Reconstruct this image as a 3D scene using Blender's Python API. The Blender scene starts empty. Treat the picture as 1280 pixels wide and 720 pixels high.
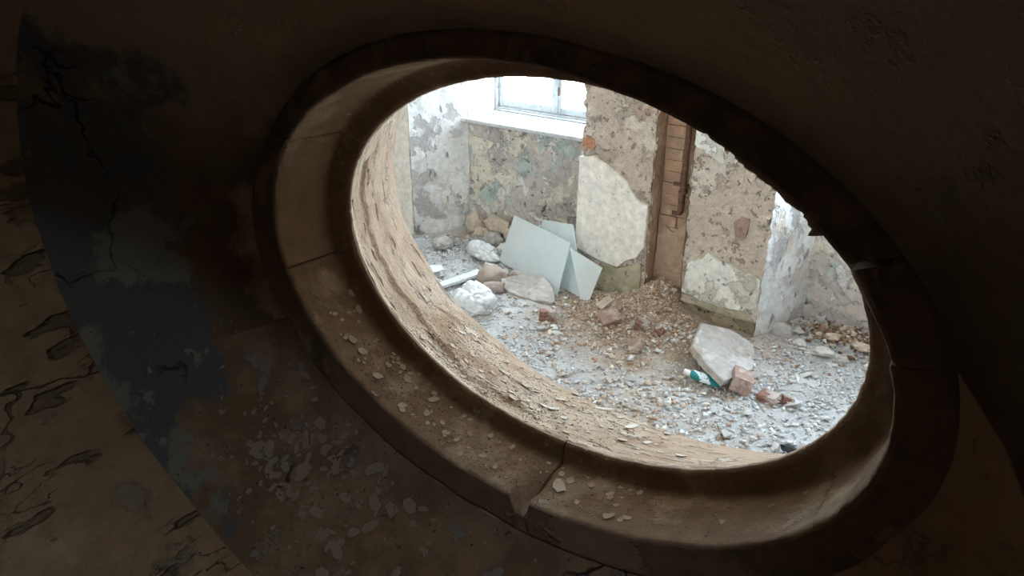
import bpy, bmesh, math, random
import numpy as np
from mathutils import Vector, Matrix, Euler, noise
random.seed(7); np.random.seed(7)
sc = bpy.context.scene
COL = sc.collection
R = math.radians

# ------------------------------------------------------------------ camera, sky, exposure
cam_d = bpy.data.cameras.new('camera'); cam = bpy.data.objects.new('camera', cam_d); COL.objects.link(cam)
cam.location = (0, 0, 2.0)
cam.rotation_euler = Euler((R(90 - 24.23), 0, R(38.35)), 'XYZ')
cam_d.sensor_width = 36; cam_d.lens = 36 * 924 / 1280; cam_d.clip_start = 0.01
sc.camera = cam
w = bpy.data.worlds.new('overcast'); sc.world = w; w.use_nodes = True
bg = w.node_tree.nodes['Background']; bg.inputs[0].default_value = (0.73, 0.85, 1.0, 1); bg.inputs[1].default_value = 12.0
sc.view_settings.view_transform = 'Standard'; sc.view_settings.look = 'None'
sc.view_settings.exposure = 2.0; sc.view_settings.gamma = 1.0
sc.cycles.max_bounces = 10; sc.cycles.diffuse_bounces = 6; sc.cycles.transparent_max_bounces = 12
sc.cycles.sample_clamp_indirect = 6
def portal(name, loc, rx, sx, sy):
    d = bpy.data.lights.new(name, 'AREA'); d.shape = 'RECTANGLE'; d.size = sx; d.size_y = sy
    d.cycles.is_portal = True
    o = bpy.data.objects.new(name, d); COL.objects.link(o); o.location = loc; o.rotation_euler = (rx, 0, 0); return o
portal('sky_portal', (-3.19, 4.68, 1.72), R(-90), 1.2, 1.7)
portal('sky_portal', (-0.40, 4.68, 1.72), R(-90), 1.4, 1.7)
portal('sky_portal', (-.35, -.55, 3.42), 0, .30, .30)  # portal for the added, unseen ceiling opening


# ------------------------------------------------------------------ helpers
def link(name, me, parent=None, mats=None):
    o = bpy.data.objects.new(name, me); COL.objects.link(o)
    for m in (mats or []): me.materials.append(m)
    if parent: o.parent = parent
    return o
def tag(o, label=None, cat=None, group=None, kind=None):
    if label: o['label'] = label
    if cat: o['category'] = cat
    if group: o['group'] = group
    if kind: o['kind'] = kind
    return o
def empty(name, loc=(0, 0, 0), kind=None):
    o = bpy.data.objects.new(name, None); COL.objects.link(o); o.location = loc
    o.empty_display_size = .1
    if kind: o['kind'] = kind
    return o
def mesh(name, v, f, smooth=False):
    me = bpy.data.meshes.new(name); me.from_pydata([tuple(p) for p in v], [], [tuple(q) for q in f]); me.update()
    if smooth: me.polygons.foreach_set('use_smooth', [True] * len(me.polygons))
    return me
def from_bm(name, bm, smooth=False):
    bmesh.ops.recalc_face_normals(bm, faces=bm.faces)
    me = bpy.data.meshes.new(name); bm.to_mesh(me); bm.free()
    if smooth: me.polygons.foreach_set('use_smooth', [True] * len(me.polygons))
    return me
def box_bm(bm, x0, x1, y0, y1, z0, z1, bev=0.0):
    r = bmesh.ops.create_cube(bm, size=1); vs = r['verts']
    for v in vs:
        v.co = Vector(((x0 + x1) / 2 + v.co.x * (x1 - x0), (y0 + y1) / 2 + v.co.y * (y1 - y0), (z0 + z1) / 2 + v.co.z * (z1 - z0)))
    if bev:
        es = list({e for v in vs for e in v.link_edges})
        bmesh.ops.bevel(bm, geom=es, offset=bev, segments=1, affect='EDGES')
def box(name, x0, x1, y0, y1, z0, z1, m, parent=None, bev=0.0):
    bm = bmesh.new(); box_bm(bm, x0, x1, y0, y1, z0, z1, bev)
    return link(name, from_bm(name, bm), parent, [m])
def fbm(p, octv=4, rough=.55):
    a, s, t = 1.0, 0.0, 0.0
    q = Vector(p)
    for _ in range(octv):
        s += a * noise.noise(q); t += a; a *= rough; q = q * 2.03 + Vector((3.1, 1.7, 5.3))
    return s / t
def tube(pts, rad, n=10):
    v, f = [], []
    pts = [Vector(p) for p in pts]
    for i, p in enumerate(pts):
        t = (pts[min(i + 1, len(pts) - 1)] - pts[max(i - 1, 0)]).normalized()
        u = t.orthogonal().normalized() if i == 0 else (u - t * u.dot(t)).normalized()
        b = t.cross(u)
        r = rad[i] if hasattr(rad, '__len__') else rad
        for k in range(n):
            a = 2 * math.pi * k / n
            v.append(p + u * math.cos(a) * r + b * math.sin(a) * r)
    for i in range(len(pts) - 1):
        for k in range(n):
            f.append((i * n + k, i * n + (k + 1) % n, (i + 1) * n + (k + 1) % n, (i + 1) * n + k))
    f.append(tuple(range(n))[::-1]); f.append(tuple((len(pts) - 1) * n + k for k in range(n)))
    return v, f

# ------------------------------------------------------------------ materials
class NT:
    def __init__(s, name, rough=.9):
        s.m = bpy.data.materials.new(name); s.m.use_nodes = True
        s.t = s.m.node_tree; s.n = s.t.nodes; s.l = s.t.links
        s.b = s.n['Principled BSDF']; s.b.inputs['Roughness'].default_value = rough
        s.b.inputs['Specular IOR Level'].default_value = .25
        s.co = None
    def coords(s, kind='pos'):
        if kind == 'pos':
            s.co = s.n.new('ShaderNodeNewGeometry').outputs['Position']
        else:
            s.co = s.n.new('ShaderNodeTexCoord').outputs['Object']
        return s.co
    def noise(s, scale, detail=5, rough=.6, off=(0, 0, 0), stretch=(1, 1, 1), dist=0.0):
        mp = s.n.new('ShaderNodeMapping'); mp.inputs['Location'].default_value = off; mp.inputs['Scale'].default_value = stretch
        s.l.new(s.co, mp.inputs[0])
        x = s.n.new('ShaderNodeTexNoise'); x.inputs['Scale'].default_value = scale; x.inputs['Detail'].default_value = detail
        x.inputs['Roughness'].default_value = rough; x.inputs['Distortion'].default_value = dist
        s.l.new(mp.outputs[0], x.inputs['Vector']); return x.outputs['Fac']
    def ramp(s, fac, a, b, va=0., vb=1.):
        r = s.n.new('ShaderNodeMapRange'); r.inputs[1].default_value = a; r.inputs[2].default_value = b
        r.inputs[3].default_value = va; r.inputs[4].default_value = vb
        s.l.new(fac, r.inputs[0]); return r.outputs[0]
    def math(s, op, a, b=None):
        n = s.n.new('ShaderNodeMath'); n.operation = op
        for i, q in enumerate((a, b)):
            if q is None: continue
            if isinstance(q, (int, float)): n.inputs[i].default_value = q
            else: s.l.new(q, n.inputs[i])
        return n.outputs[0]
    def mix(s, fac, a, b, mode='MIX'):
        n = s.n.new('ShaderNodeMix'); n.data_type = 'RGBA'; n.blend_type = mode
        for i, q in ((0, fac), (6, a), (7, b)):
            if isinstance(q, (int, float)): n.inputs[i].default_value = q
            elif isinstance(q, tuple): n.inputs[i].default_value = q if len(q) == 4 else q + (1,)
            else: s.l.new(q, n.inputs[i])
        return n.outputs[2]
    def attr(s, name, out='Color'):
        a = s.n.new('ShaderNodeAttribute'); a.attribute_name = name; return a.outputs[out]
    def cracks(s, scale, width, thr=.5, mscale=2., off=(0, 0, 0), stretch=(1, 1, 1)):
        mp = s.n.new('ShaderNodeMapping'); mp.inputs['Location'].default_value = off; mp.inputs['Scale'].default_value = stretch
        s.l.new(s.co, mp.inputs[0])
        nz = s.n.new('ShaderNodeTexNoise'); nz.inputs['Scale'].default_value = scale * 1.3; nz.inputs['Detail'].default_value = 4
        s.l.new(mp.outputs[0], nz.inputs['Vector'])
        ad = s.n.new('ShaderNodeMix'); ad.data_type = 'VECTOR'; ad.inputs[0].default_value = .30
        s.l.new(mp.outputs[0], ad.inputs[4]); s.l.new(nz.outputs['Color'], ad.inputs[5])
        v = s.n.new('ShaderNodeTexVoronoi'); v.feature = 'DISTANCE_TO_EDGE'; v.inputs['Scale'].default_value = scale
        s.l.new(ad.outputs[1], v.inputs['Vector'])
        line = s.ramp(v.outputs['Distance'], width * .4, width, 1, 0)
        msk = s.ramp(s.noise(mscale, 3, .5, (off[0] + 9, off[1] + 4, off[2] + 1)), thr, thr + .06)
        return s.math('MULTIPLY', line, msk)
    def finish(s, col, height=None, strength=.5, dist=.01):
        if isinstance(col, tuple): s.b.inputs['Base Color'].default_value = col + (1,)
        else: s.l.new(col, s.b.inputs['Base Color'])
        if height is not None:
            b = s.n.new('ShaderNodeBump'); b.inputs['Strength'].default_value = strength; b.inputs['Distance'].default_value = dist
            s.l.new(height, b.inputs['Height']); s.l.new(b.outputs[0], s.b.inputs['Normal'])
        return s.m
def patchy(name, base, layers, crack=None, fine=(60, .35), bump=.6, dist=.008, coords='pos', rough=.92, pits=None, ccol=(.06, .05, .04)):
    """layers: (colour, scale, threshold, softness, offset[, relief])"""
    t = NT(name, rough); t.coords(coords)
    col = base; h = t.math('MULTIPLY', t.noise(fine[0], 4, .7), fine[1])
    h = t.math('ADD', h, t.math('MULTIPLY', t.noise(9, 4, .6, (2, 5, 1)), .5))
    for L in layers:
        c, sca, thr, soft, off = L[:5]; rel = L[5] if len(L) > 5 else 0
        st = L[6] if len(L) > 6 else (1, 1, 1)
        f = t.ramp(t.noise(sca, 6, .62, (off, off * 1.7, off * .6), st), thr, thr + soft)
        col = t.mix(f, col, c)
        if rel: h = t.math('ADD', h, t.math('MULTIPLY', f, rel))
    tone = t.ramp(t.noise(26, 5, .65, (7, 7, 7)), .3, .72, .78, 1.12)
    g = t.n.new('ShaderNodeCombineColor'); [t.l.new(tone, g.inputs[i]) for i in range(3)]
    col = t.mix(1.0, col, g.outputs[0], 'MULTIPLY')
    if pits:
        p = t.ramp(t.noise(pits[0], 3, .5, (1, 8, 3), pits[2] if len(pits) > 2 else (1, 1, 1)), pits[1], pits[1] + .05)
        col = t.mix(t.math('MULTIPLY', p, .6), col, ccol); h = t.math('SUBTRACT', h, p)
    for cr in (crack or []):
        k = t.cracks(*cr[:2], thr=cr[2], mscale=cr[3], off=cr[4], stretch=cr[5] if len(cr) > 5 else (1, 1, 1))
        col = t.mix(t.math('MULTIPLY', k, .8), col, ccol); h = t.math('SUBTRACT', h, t.math('MULTIPLY', k, 1.2))
    return t.finish(col, h, bump, dist)

M = {}
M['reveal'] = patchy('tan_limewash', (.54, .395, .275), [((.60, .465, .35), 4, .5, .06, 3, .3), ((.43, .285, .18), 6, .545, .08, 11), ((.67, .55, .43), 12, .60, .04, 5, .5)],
    pits=(13, .635, (1, 2.6, 1)), bump=1.0, dist=.014, ccol=(.25, .16, .10))
M['ledge'] = patchy('brown_dusty_ledge', (.32, .22, .145), [((.46, .35, .25), 9, .5, .1, 2, .3), ((.28, .18, .11), 5, .55, .12, 8), ((.50, .42, .32), 30, .63, .05, 4, .5)],
    bump=.7, ccol=(.1, .06, .04))
def splay_mat():
    t = NT('peeling_paint_lit_top', .95); t.coords('pos')
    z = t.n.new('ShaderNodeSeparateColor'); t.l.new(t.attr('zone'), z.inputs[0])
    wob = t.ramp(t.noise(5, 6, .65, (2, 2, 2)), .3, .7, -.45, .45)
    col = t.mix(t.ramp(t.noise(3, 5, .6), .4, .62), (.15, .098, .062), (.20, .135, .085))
    flo = t.ramp(t.math('ADD', z.outputs[2], t.math('MULTIPLY', wob, .5)), .4, .8)
    col = t.mix(flo, col, t.mix(t.ramp(t.noise(7, 6, .65, (8, 1, 2)), .42, .58), (.20, .125, .07), (.31, .205, .12)))  # lower splay coloured lighter for light falling on it from above
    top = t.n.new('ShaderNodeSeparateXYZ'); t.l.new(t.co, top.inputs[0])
    top_light = t.ramp(t.math('ADD', top.outputs[2], t.math('MULTIPLY', wob, .25)), 1.6, 2.0)
    col = t.mix(top_light, col, (.44, .32, .21))  # down-facing top painted lighter in place of missing ambient light
    blue = t.ramp(t.math('ADD', z.outputs[1], wob), .42, .58)
    bcol = t.mix(t.ramp(t.noise(4.5, 6, .6, (6, 1, 3)), .56, .60), (.125, .12, .118), (.22, .225, .18))
    col = t.mix(blue, col, bcol)
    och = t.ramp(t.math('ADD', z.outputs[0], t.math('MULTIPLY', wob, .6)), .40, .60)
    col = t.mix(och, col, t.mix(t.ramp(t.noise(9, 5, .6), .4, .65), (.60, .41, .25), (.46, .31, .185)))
    h = t.math('ADD', t.math('MULTIPLY', t.noise(40, 4, .7), .4), t.noise(10, 5, .6))
    pl = t.ramp(t.noise(15, 5, .62, (4, 4, 1)), .60, .63); h = t.math('ADD', h, t.math('MULTIPLY', pl, .5))
    col = t.mix(t.math('MULTIPLY', pl, z.outputs[2]), col, (.25, .225, .19))
    k = t.cracks(5, .025, .60, 3, (5, 1, 2), (1, .6, 1)); col = t.mix(k, col, (.03, .025, .02))
    return t.finish(col, t.math('SUBTRACT', h, k), .7, .008)
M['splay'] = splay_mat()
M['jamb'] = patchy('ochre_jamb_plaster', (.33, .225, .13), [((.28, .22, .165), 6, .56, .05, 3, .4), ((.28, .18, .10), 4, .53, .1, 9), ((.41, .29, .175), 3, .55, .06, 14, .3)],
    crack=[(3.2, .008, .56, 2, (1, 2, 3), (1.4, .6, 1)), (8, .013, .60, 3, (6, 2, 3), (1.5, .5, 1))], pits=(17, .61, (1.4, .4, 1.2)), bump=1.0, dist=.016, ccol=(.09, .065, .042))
M['riser_shade'] = patchy('shaded_riser', (.26, .17, .105), [((.36, .25, .16), 5, .53, .03, 3, .6), ((.16, .115, .078), 4, .54, .06, 7)], bump=.7)  # riser plaster, its colour darkened to stand in for shade
M['white_wall'] = patchy('white_peeling_wall', (.80, .80, .80), [((.66, .64, .63), 1.7, .50, .04, 4, .3), ((.50, .48, .48), 3.4, .545, .03, 7, -.7), ((.90, .90, .90), 2.4, .53, .02, 12, .6), ((.60, .57, .57), 7, .59, .03, 1, -.4), ((.72, .65, .57), 1.6, .57, .05, 2, .2)],
    crack=[(2.6, .012, .56, 2, (1, 2, 3), (1, 1, .3))], pits=(17, .655, (1, 1, .45)), bump=.8, dist=.012, ccol=(.13, .11, .10))
M['window_wall'] = patchy('dirty_white_wall', (.52, .53, .54), [((.36, .35, .34), 5, .53, .03, 4, -.6), ((.62, .62, .62), 6, .54, .03, 7, .5), ((.22, .21, .20), 8, .62, .03, 1, -.5)], bump=.9, pits=(22, .64), dist=.014)
M['green_wall'] = patchy('stained_plaster_wall', (.76, .70, .60), [((.60, .545, .50), 1.9, .485, .025, 3, -.6), ((.77, .71, .60), 2.6, .53, .02, 9, .6), ((.52, .47, .45), 4.2, .55, .03, 15, -.5), ((.50, .57, .53), 2.5, .56, .04, 5, .2), ((.37, .345, .345), 5.5, .60, .04, 7, -.3), ((.82, .79, .76), 8, .575, .02, 2, .6)],
    crack=[(2.6, .010, .62, 2, (7, 2, 3))], pits=(24, .66), bump=.9, dist=.016, ccol=(.14, .11, .10))
M['render'] = patchy('rough_lime_render', (.67, .565, .475), [((.77, .68, .60), 4, .5, .06, 3, .3), ((.54, .45, .38), 6, .57, .05, 8, -.5), ((.61, .44, .34), 3.2, .60, .08, 5)],
    fine=(38, 1.1), pits=(32, .61), bump=1.0, dist=.022, ccol=(.30, .23, .18))
M['cream'] = patchy('cream_smooth_plaster', (.87, .83, .76), [((.80, .75, .68), 7, .55, .12, 3), ((.90, .87, .82), 4, .55, .1, 6)], pits=(44, .66), bump=.35, ccol=(.34, .29, .24))
M['low_patch'] = patchy('grey_cream_plaster', (.68, .64, .57), [((.84, .82, .76), 6, .52, .02, 4, .9), ((.56, .52, .46), 5, .56, .03, 2, -.6)], bump=.9, pits=(26, .66), dist=.012)
M['damp'] = patchy('green_damp_plaster', (.47, .43, .31), [((.37, .36, .23), 8, .52, .08, 4), ((.58, .52, .40), 10, .58, .06, 2, .4)], bump=.8, pits=(26, .66))
M['brickdust'] = patchy('old_soft_brick', (.50, .32, .215), [((.43, .29, .20), 5, .5, .1, 4), ((.58, .43, .32), 5, .52, .08, 2, .3), ((.52, .28, .17), 4, .6, .08, 9)], pits=(30, .7), bump=.8)
M['footing'] = patchy('shaded_brown_footing', (.33, .27, .19), [((.42, .36, .25), 8, .5, .06, 4, .5), ((.25, .19, .13), 6, .56, .06, 8)], bump=.9, pits=(24, .62), dist=.015)  # brown deepened to stand for the shadow under the ragged pillar face
M['mortar'] = patchy('dusty_mortar', (.45, .315, .225), [((.54, .41, .31), 7, .5, .1, 4, .3), ((.38, .24, .16), 5, .56, .1, 8)], bump=.8)
M['red_brick'] = patchy('red_brick', (.27, .145, .115), [((.48, .41, .37), 14, .50, .06, 4, .2), ((.24, .12, .10), 22, .6, .08, 2)], bump=.7, coords='obj')
M['pink_brick'] = patchy('dusty_pink_brick', (.36, .245, .20), [((.50, .40, .35), 14, .52, .08, 4, .2), ((.36, .23, .18), 18, .6, .08, 2)], bump=.7, coords='obj')
M['orange_brick'] = patchy('orange_brick', (.50, .25, .15), [((.62, .50, .40), 16, .52, .06, 4, .3), ((.38, .20, .13), 22, .58, .06, 9, -.3)], bump=.9)
M['pale_chunk'] = patchy('pale_plaster_chunk', (.68, .67, .65), [((.58, .56, .53), 18, .55, .1, 4)], bump=.5, coords='obj')
M['grey_chunk'] = patchy('grey_mortar_chunk', (.50, .48, .46), [((.60, .57, .53), 20, .55, .1, 4)], bump=.6, coords='obj')
M['dark_chunk'] = patchy('grubby_chunk', (.30, .27, .24), [((.20, .18, .16), 18, .55, .1, 4)], bump=.6, coords='obj')
M['beige_chunk'] = patchy('beige_plaster_chunk', (.60, .51, .42), [((.50, .40, .31), 18, .55, .1, 4)], bump=.6, coords='obj')
M['slab'] = patchy('dusty_slab', (.42, .385, .35), [((.54, .51, .48), 5, .52, .05, 4, .2), ((.38, .31, .25), 4, .56, .08, 1)], bump=.4, coords='obj', fine=(40, .3))
M['brown_stone'] = patchy('brown_stone', (.42, .34, .29), [((.54, .48, .44), 12, .55, .1, 4)], bump=.6, coords='obj')
M['white_rag'] = patchy('white_crumpled_sheet', (.78, .80, .82), [((.70, .71, .72), 12, .56, .1, 4)], bump=.3, coords='obj', rough=.6)
M['grey_rag'] = patchy('grey_sheet', (.30, .30, .32), [], bump=.3, coords='obj')
M['wood'] = patchy('white_painted_wood', (.72, .74, .76), [((.60, .58, .55), 14, .6, .06, 4, -.3)], bump=.3, coords='obj', rough=.6)
M['frame'] = patchy('weathered_white_paint', (.46, .47, .48), [((.33, .32, .31), 16, .6, .05, 4, -.3)], bump=.3, rough=.55, crack=[(22, .05, .62, 6, (4, 2, 1))])
M['sill'] = patchy('white_sill', (.66, .68, .70), [((.48, .46, .44), 12, .62, .06, 4, -.2)], bump=.3, rough=.6)
M['rust'] = patchy('rusty_iron', (.13, .075, .05), [((.22, .11, .06), 30, .52, .1, 4, .3)], bump=.6, rough=.8)
M['leaf'] = patchy('brown_debris', (.28, .18, .12), [((.42, .32, .24), 30, .55, .1, 4)], bump=.5, coords='obj')
M['flake_tan'] = patchy('tan_paint_flake', (.66, .53, .41), [((.76, .66, .55), 20, .5, .15, 4)], bump=.25, coords='obj')
M['flake_pale'] = patchy('pale_paint_flake', (.80, .73, .63), [((.70, .61, .50), 20, .57, .12, 4)], bump=.25, coords='obj')
M['flake_dark'] = patchy('grubby_paint_flake', (.36, .275, .20), [((.44, .36, .28), 20, .5, .15, 4)], bump=.25, coords='obj')
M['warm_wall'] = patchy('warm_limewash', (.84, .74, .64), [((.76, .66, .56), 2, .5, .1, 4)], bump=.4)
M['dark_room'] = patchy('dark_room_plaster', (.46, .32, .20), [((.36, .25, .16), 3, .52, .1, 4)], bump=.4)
M['cap'] = patchy('white_cap', (.80, .80, .78), [], bump=.1, coords='obj', rough=.5)
M['dark_bit'] = patchy('dark_scrap', (.05, .05, .055), [], bump=.3, coords='obj')
def glass_mat(name, tint, dust, cov):
    t = NT(name, .25); t.coords('obj'); n, l = t.n, t.l
    out = n['Material Output']; t.b.inputs['Base Color'].default_value = tint + (1,)
    d = n.new('ShaderNodeBsdfDiffuse'); tr = n.new('ShaderNodeBsdfTranslucent'); tp = n.new('ShaderNodeBsdfTransparent'); gl = n.new('ShaderNodeBsdfGlossy')
    c = t.mix(t.ramp(t.noise(6, 4, .6), .4, .65), dust, tuple(x * .93 for x in dust))
    l.new(c, d.inputs[0]); l.new(c, tr.inputs[0]); tp.inputs[0].default_value = tint + (1,); gl.inputs['Roughness'].default_value = .25
    m1 = n.new('ShaderNodeMixShader'); m1.inputs[0].default_value = .25; l.new(d.outputs[0], m1.inputs[1]); l.new(tr.outputs[0], m1.inputs[2])
    m2 = n.new('ShaderNodeMixShader'); m2.inputs[0].default_value = cov; l.new(tp.outputs[0], m2.inputs[1]); l.new(m1.outputs[0], m2.inputs[2])
    m3 = n.new('ShaderNodeMixShader'); m3.inputs[0].default_value = .08; l.new(m2.outputs[0], m3.inputs[1]); l.new(gl.outputs[0], m3.inputs[2])
    l.new(m3.outputs[0], out.inputs[0]); n.remove(t.b); return t.m
M['pane'] = glass_mat('window_glass', (.93, .97, .97), (.8, .82, .82), .06)
M['sheet'] = glass_mat('frosted_glass', (.86, .95, .97), (.90, .97, .985), .80)
M['sheet_edge'] = NT('glass_edge', .3).finish((.72, .88, .86))
def tubes_mat():
    t = NT('teal_printed_tube', .35); t.coords('obj')
    x = t.n.new('ShaderNodeSeparateXYZ'); t.l.new(t.co, x.inputs[0])
    f = t.math('ADD', x.outputs[0], t.math('MULTIPLY', x.outputs[1], 1.1))
    f = t.math('ADD', f, t.math('MULTIPLY', t.noise(30, 2, .5), .05))
    a = t.ramp(f, -.024, -.020); b = t.ramp(f, .036, .04)
    wht = t.math('SUBTRACT', a, b)
    g = t.ramp(t.noise(55, 2, .5, (4, 1, 2)), .60, .62)
    wht = t.math('MULTIPLY', wht, t.math('SUBTRACT', 1.0, g))
    return t.finish(t.mix(wht, (.02, .22, .22), (.70, .80, .84)))
M['tube'] = tubes_mat()
def floor_mat(name, attr=True):
    t = NT(name, .95); t.coords('pos')
    d = t.attr('dust')
    base = t.mix(t.ramp(t.noise(5, 5, .6), .42, .62), (.53, .52, .51), (.65, .645, .64))
    brown = t.mix(t.ramp(t.noise(9, 5, .6, (3, 3, 3)), .42, .6), (.44, .325, .235), (.56, .445, .345))
    sep = t.n.new('ShaderNodeSeparateColor'); t.l.new(d, sep.inputs[0])
    f = t.math('ADD', sep.outputs[0], t.ramp(t.noise(7, 5, .6, (5, 1, 2)), .3, .7, -.22, .22))
    col = t.mix(t.ramp(f, .25, .75), base, brown)
    g = t.n.new('ShaderNodeCombineColor'); tone = t.ramp(t.noise(50, 5, .7), .3, .7, .72, 1.15)
    [t.l.new(tone, g.inputs[i]) for i in range(3)]
    col = t.mix(1., col, g.outputs[0], 'MULTIPLY')
    h = t.math('ADD', t.noise(60, 5, .75), t.math('MULTIPLY', t.noise(22, 4, .6), .8))
    return t.finish(col, h, .9, .014)
M['floor'] = floor_mat('rubble_dust')
t = NT('rubble_chip', .95); t.coords('pos')
cc = t.attr('col'); tone = t.ramp(t.noise(60, 4, .6), .3, .7, .82, 1.1)
g = t.n.new('ShaderNodeCombineColor'); [t.l.new(tone, g.inputs[i]) for i in range(3)]
M['chip'] = t.finish(t.mix(1., cc, g.outputs[0], 'MULTIPLY'), t.noise(90, 3, .6), .5, .005)

# ------------------------------------------------------------------ oval opening in the front wall
CX, CZ, ASP = -0.632, 1.531, 0.634
RIM = [(0, .4860), (18, .4850), (24, .4849), (28.2, .4800), (29.8, .4826), (31.8, .4841), (32.2, .4595), (35.4, .4720), (38, .4712), (42.7, .468), (46.8, .4654), (49.1, .4662), (49.3, .4640),
       (51.9, .4666), (55.0, .4702), (56.2, .4820), (57.2, .4960), (58.75, .4930), (64.3, .4878), (73, .4838), (83.7, .4843), (100, .4850), (360, .4860)]
def rim_a(th):
    d = math.degrees(th) % 360
    for (a, va), (b, vb) in zip(RIM, RIM[1:]):
        if a <= d <= b: return va + (vb - va) * (d - a) / (b - a) + (.010 * fbm((d * .55, 3, 1), 3) if 32.3 < d < 56 else .0025 * fbm((d * .3, 8, 1), 3))
    return .486
def oval(a, th, y):
    return Vector((CX + a * math.cos(th), y, CZ + ASP * a * math.sin(th)))
def gx(th): return .062 * max(0, -math.sin(th + .35)) ** .8      # the ring is broader along its lower left
NTH = 900
def lathe_pts(prof, amp, freq, rimfix=None, seed=0, n=NTH, th0=0, th1=2 * math.pi):
    """prof: list of (a, y, w) where w scales the relief"""
    rows = []
    for j, (a, y, wgt) in enumerate(prof):
        row = []
        for k in range(n):
            th = th0 + (th1 - th0) * k / (n if th1 - th0 > 6.28 else n - 1)
            aa = a
            if rimfix: aa = a + rimfix(th, j)
            p = oval(aa, th, y)
            q = p * freq + Vector((seed, seed * 2.3, seed * .7))
            dd = amp * wgt * fbm(q, 4)
            dd2 = amp * .6 * wgt * fbm(q * 1.3 + Vector((17, 3, 8)), 3)
            p = oval(aa + dd, th, y + dd2)
            row.append(p)
        rows.append(row)
    return rows
def rows_mesh(name, rows, closed=True, flip=False, smooth=True):
    n = len(rows[0]); v = [p for r in rows for p in r]; f = []
    for j in range(len(rows) - 1):
        for k in range(n if closed else n - 1):
            a, b = j * n + k, j * n + (k + 1) % n
            q = (a, b, b + n, a + n)
            f.append(q[::-1] if flip else q)
    return mesh(name, v, f, smooth)
def seg(p0, p1, n, w0=1, w1=1, curve=0.0):
    out = []
    for i in range(n + 1):
        t = i / n; out.append((p0[0] + (p1[0] - p0[0]) * t + curve * math.sin(math.pi * t), p0[1] + (p1[1] - p0[1]) * t, w0 + (w1 - w0) * t))
    return out
wf = empty('wall_front', (0, 0, 0), 'structure')
YF, YE, YD, YC, YA, YW = 1.186, .900, .877, .761, .510, .20
# reveal: from the room face down to the sharp rim, then a short return behind the moulding
rv_prof = seg((.669, YF), (.492, YE + .012), 40) + [(.4865, YE + .004, .5), (.486, YE, .3)]
def rv_fix(th, j):
    t = max(0, (j - 18) / 24); d = math.degrees(th) % 360
    v = (rim_a(th) - .486) * min(1, t) + .0015 * math.sin(th * 3)
    if 165 < d < 268 and j <= 41:           # the top coat has come away in a strip along the rim
        e = 29 + 6 * fbm((th * 5, 2, 3), 4) + 5 * max(0, (d - 215) / 40); v += .010 * max(0, min(1, (j - e) / 1.2)) * min(1, (268 - d) / 12) * min(1, (42 - j) / 3)
    return v
rv_rows = lathe_pts(rv_prof, .012, 5.5, rv_fix, 3)
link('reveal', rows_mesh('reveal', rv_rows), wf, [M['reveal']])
# socket behind the moulding blocks
link('socket', rows_mesh('socket', lathe_pts([(.4865, .9, 0), (.64, .9, 0), (.64, .79, 0), (.609, .770, 0)], 0, 1, lambda th, j: gx(th) * (j == 3), 1, 240)), wf, [M['mortar']])
# splay and jamb towards the dark room
sp_prof = seg((.603, .772), (.9945, YA), 64, .6, .6, .0)
sp_rows = lathe_pts(sp_prof, .016, 4.0, lambda th, j: gx(th) * (1 - j / 64), 11)
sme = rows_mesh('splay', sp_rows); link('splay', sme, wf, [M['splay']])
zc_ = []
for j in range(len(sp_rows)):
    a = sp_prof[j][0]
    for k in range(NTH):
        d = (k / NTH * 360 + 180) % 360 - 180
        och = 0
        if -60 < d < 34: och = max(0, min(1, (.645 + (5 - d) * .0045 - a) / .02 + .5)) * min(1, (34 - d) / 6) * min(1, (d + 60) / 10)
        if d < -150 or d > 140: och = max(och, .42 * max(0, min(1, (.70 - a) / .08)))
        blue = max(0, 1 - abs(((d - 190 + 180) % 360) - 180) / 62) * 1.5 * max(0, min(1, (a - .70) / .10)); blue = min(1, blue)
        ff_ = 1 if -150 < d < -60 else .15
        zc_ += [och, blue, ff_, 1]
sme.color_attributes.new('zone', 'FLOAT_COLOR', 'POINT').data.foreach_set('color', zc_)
jb_prof = seg((.9945, YA), (1.03, YW), 34, .8, .3)
jb_rows = lathe_pts(jb_prof, .020, 4.0, None, 11)
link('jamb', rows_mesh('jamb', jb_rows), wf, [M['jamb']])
def plate(name, ring, y, x0, x1, z0, z1, m, flip):
    n = len(ring); v = list(ring); ths = []
    outer = []
    for p in ring:
        d = Vector((p.x - CX, 0, p.z - CZ)); s = 1e9
        if abs(d.x) > 1e-6: s = min(s, ((x1 if d.x > 0 else x0) - CX) / d.x)
        if abs(d.z) > 1e-6: s = min(s, ((z1 if d.z > 0 else z0) - CZ) / d.z)
        outer.append(Vector((CX + d.x * s, y, CZ + d.z * s)))
    for c in ((x0, z0), (x0, z1), (x1, z0), (x1, z1)):      # snap the nearest ray to each corner
        k = min(range(n), key=lambda i: (outer[i].x - c[0]) ** 2 + (outer[i].z - c[1]) ** 2); outer[k] = Vector((c[0], y, c[1]))
    v += outer
    f = [(k, (k + 1) % n, n + (k + 1) % n, n + k) for k in range(n)]
    if flip: f = [q[::-1] for q in f]
    return link(name, mesh(name, v, f), wf, [m])
plate('room_face', rv_rows[0], YF, -6.0, 2.5, 0, 3.2, M['warm_wall'], False)
plate('dark_face', jb_rows[-1], YW, -6.0, 2.5, 0, 3.2, M['jamb'], True)

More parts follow.
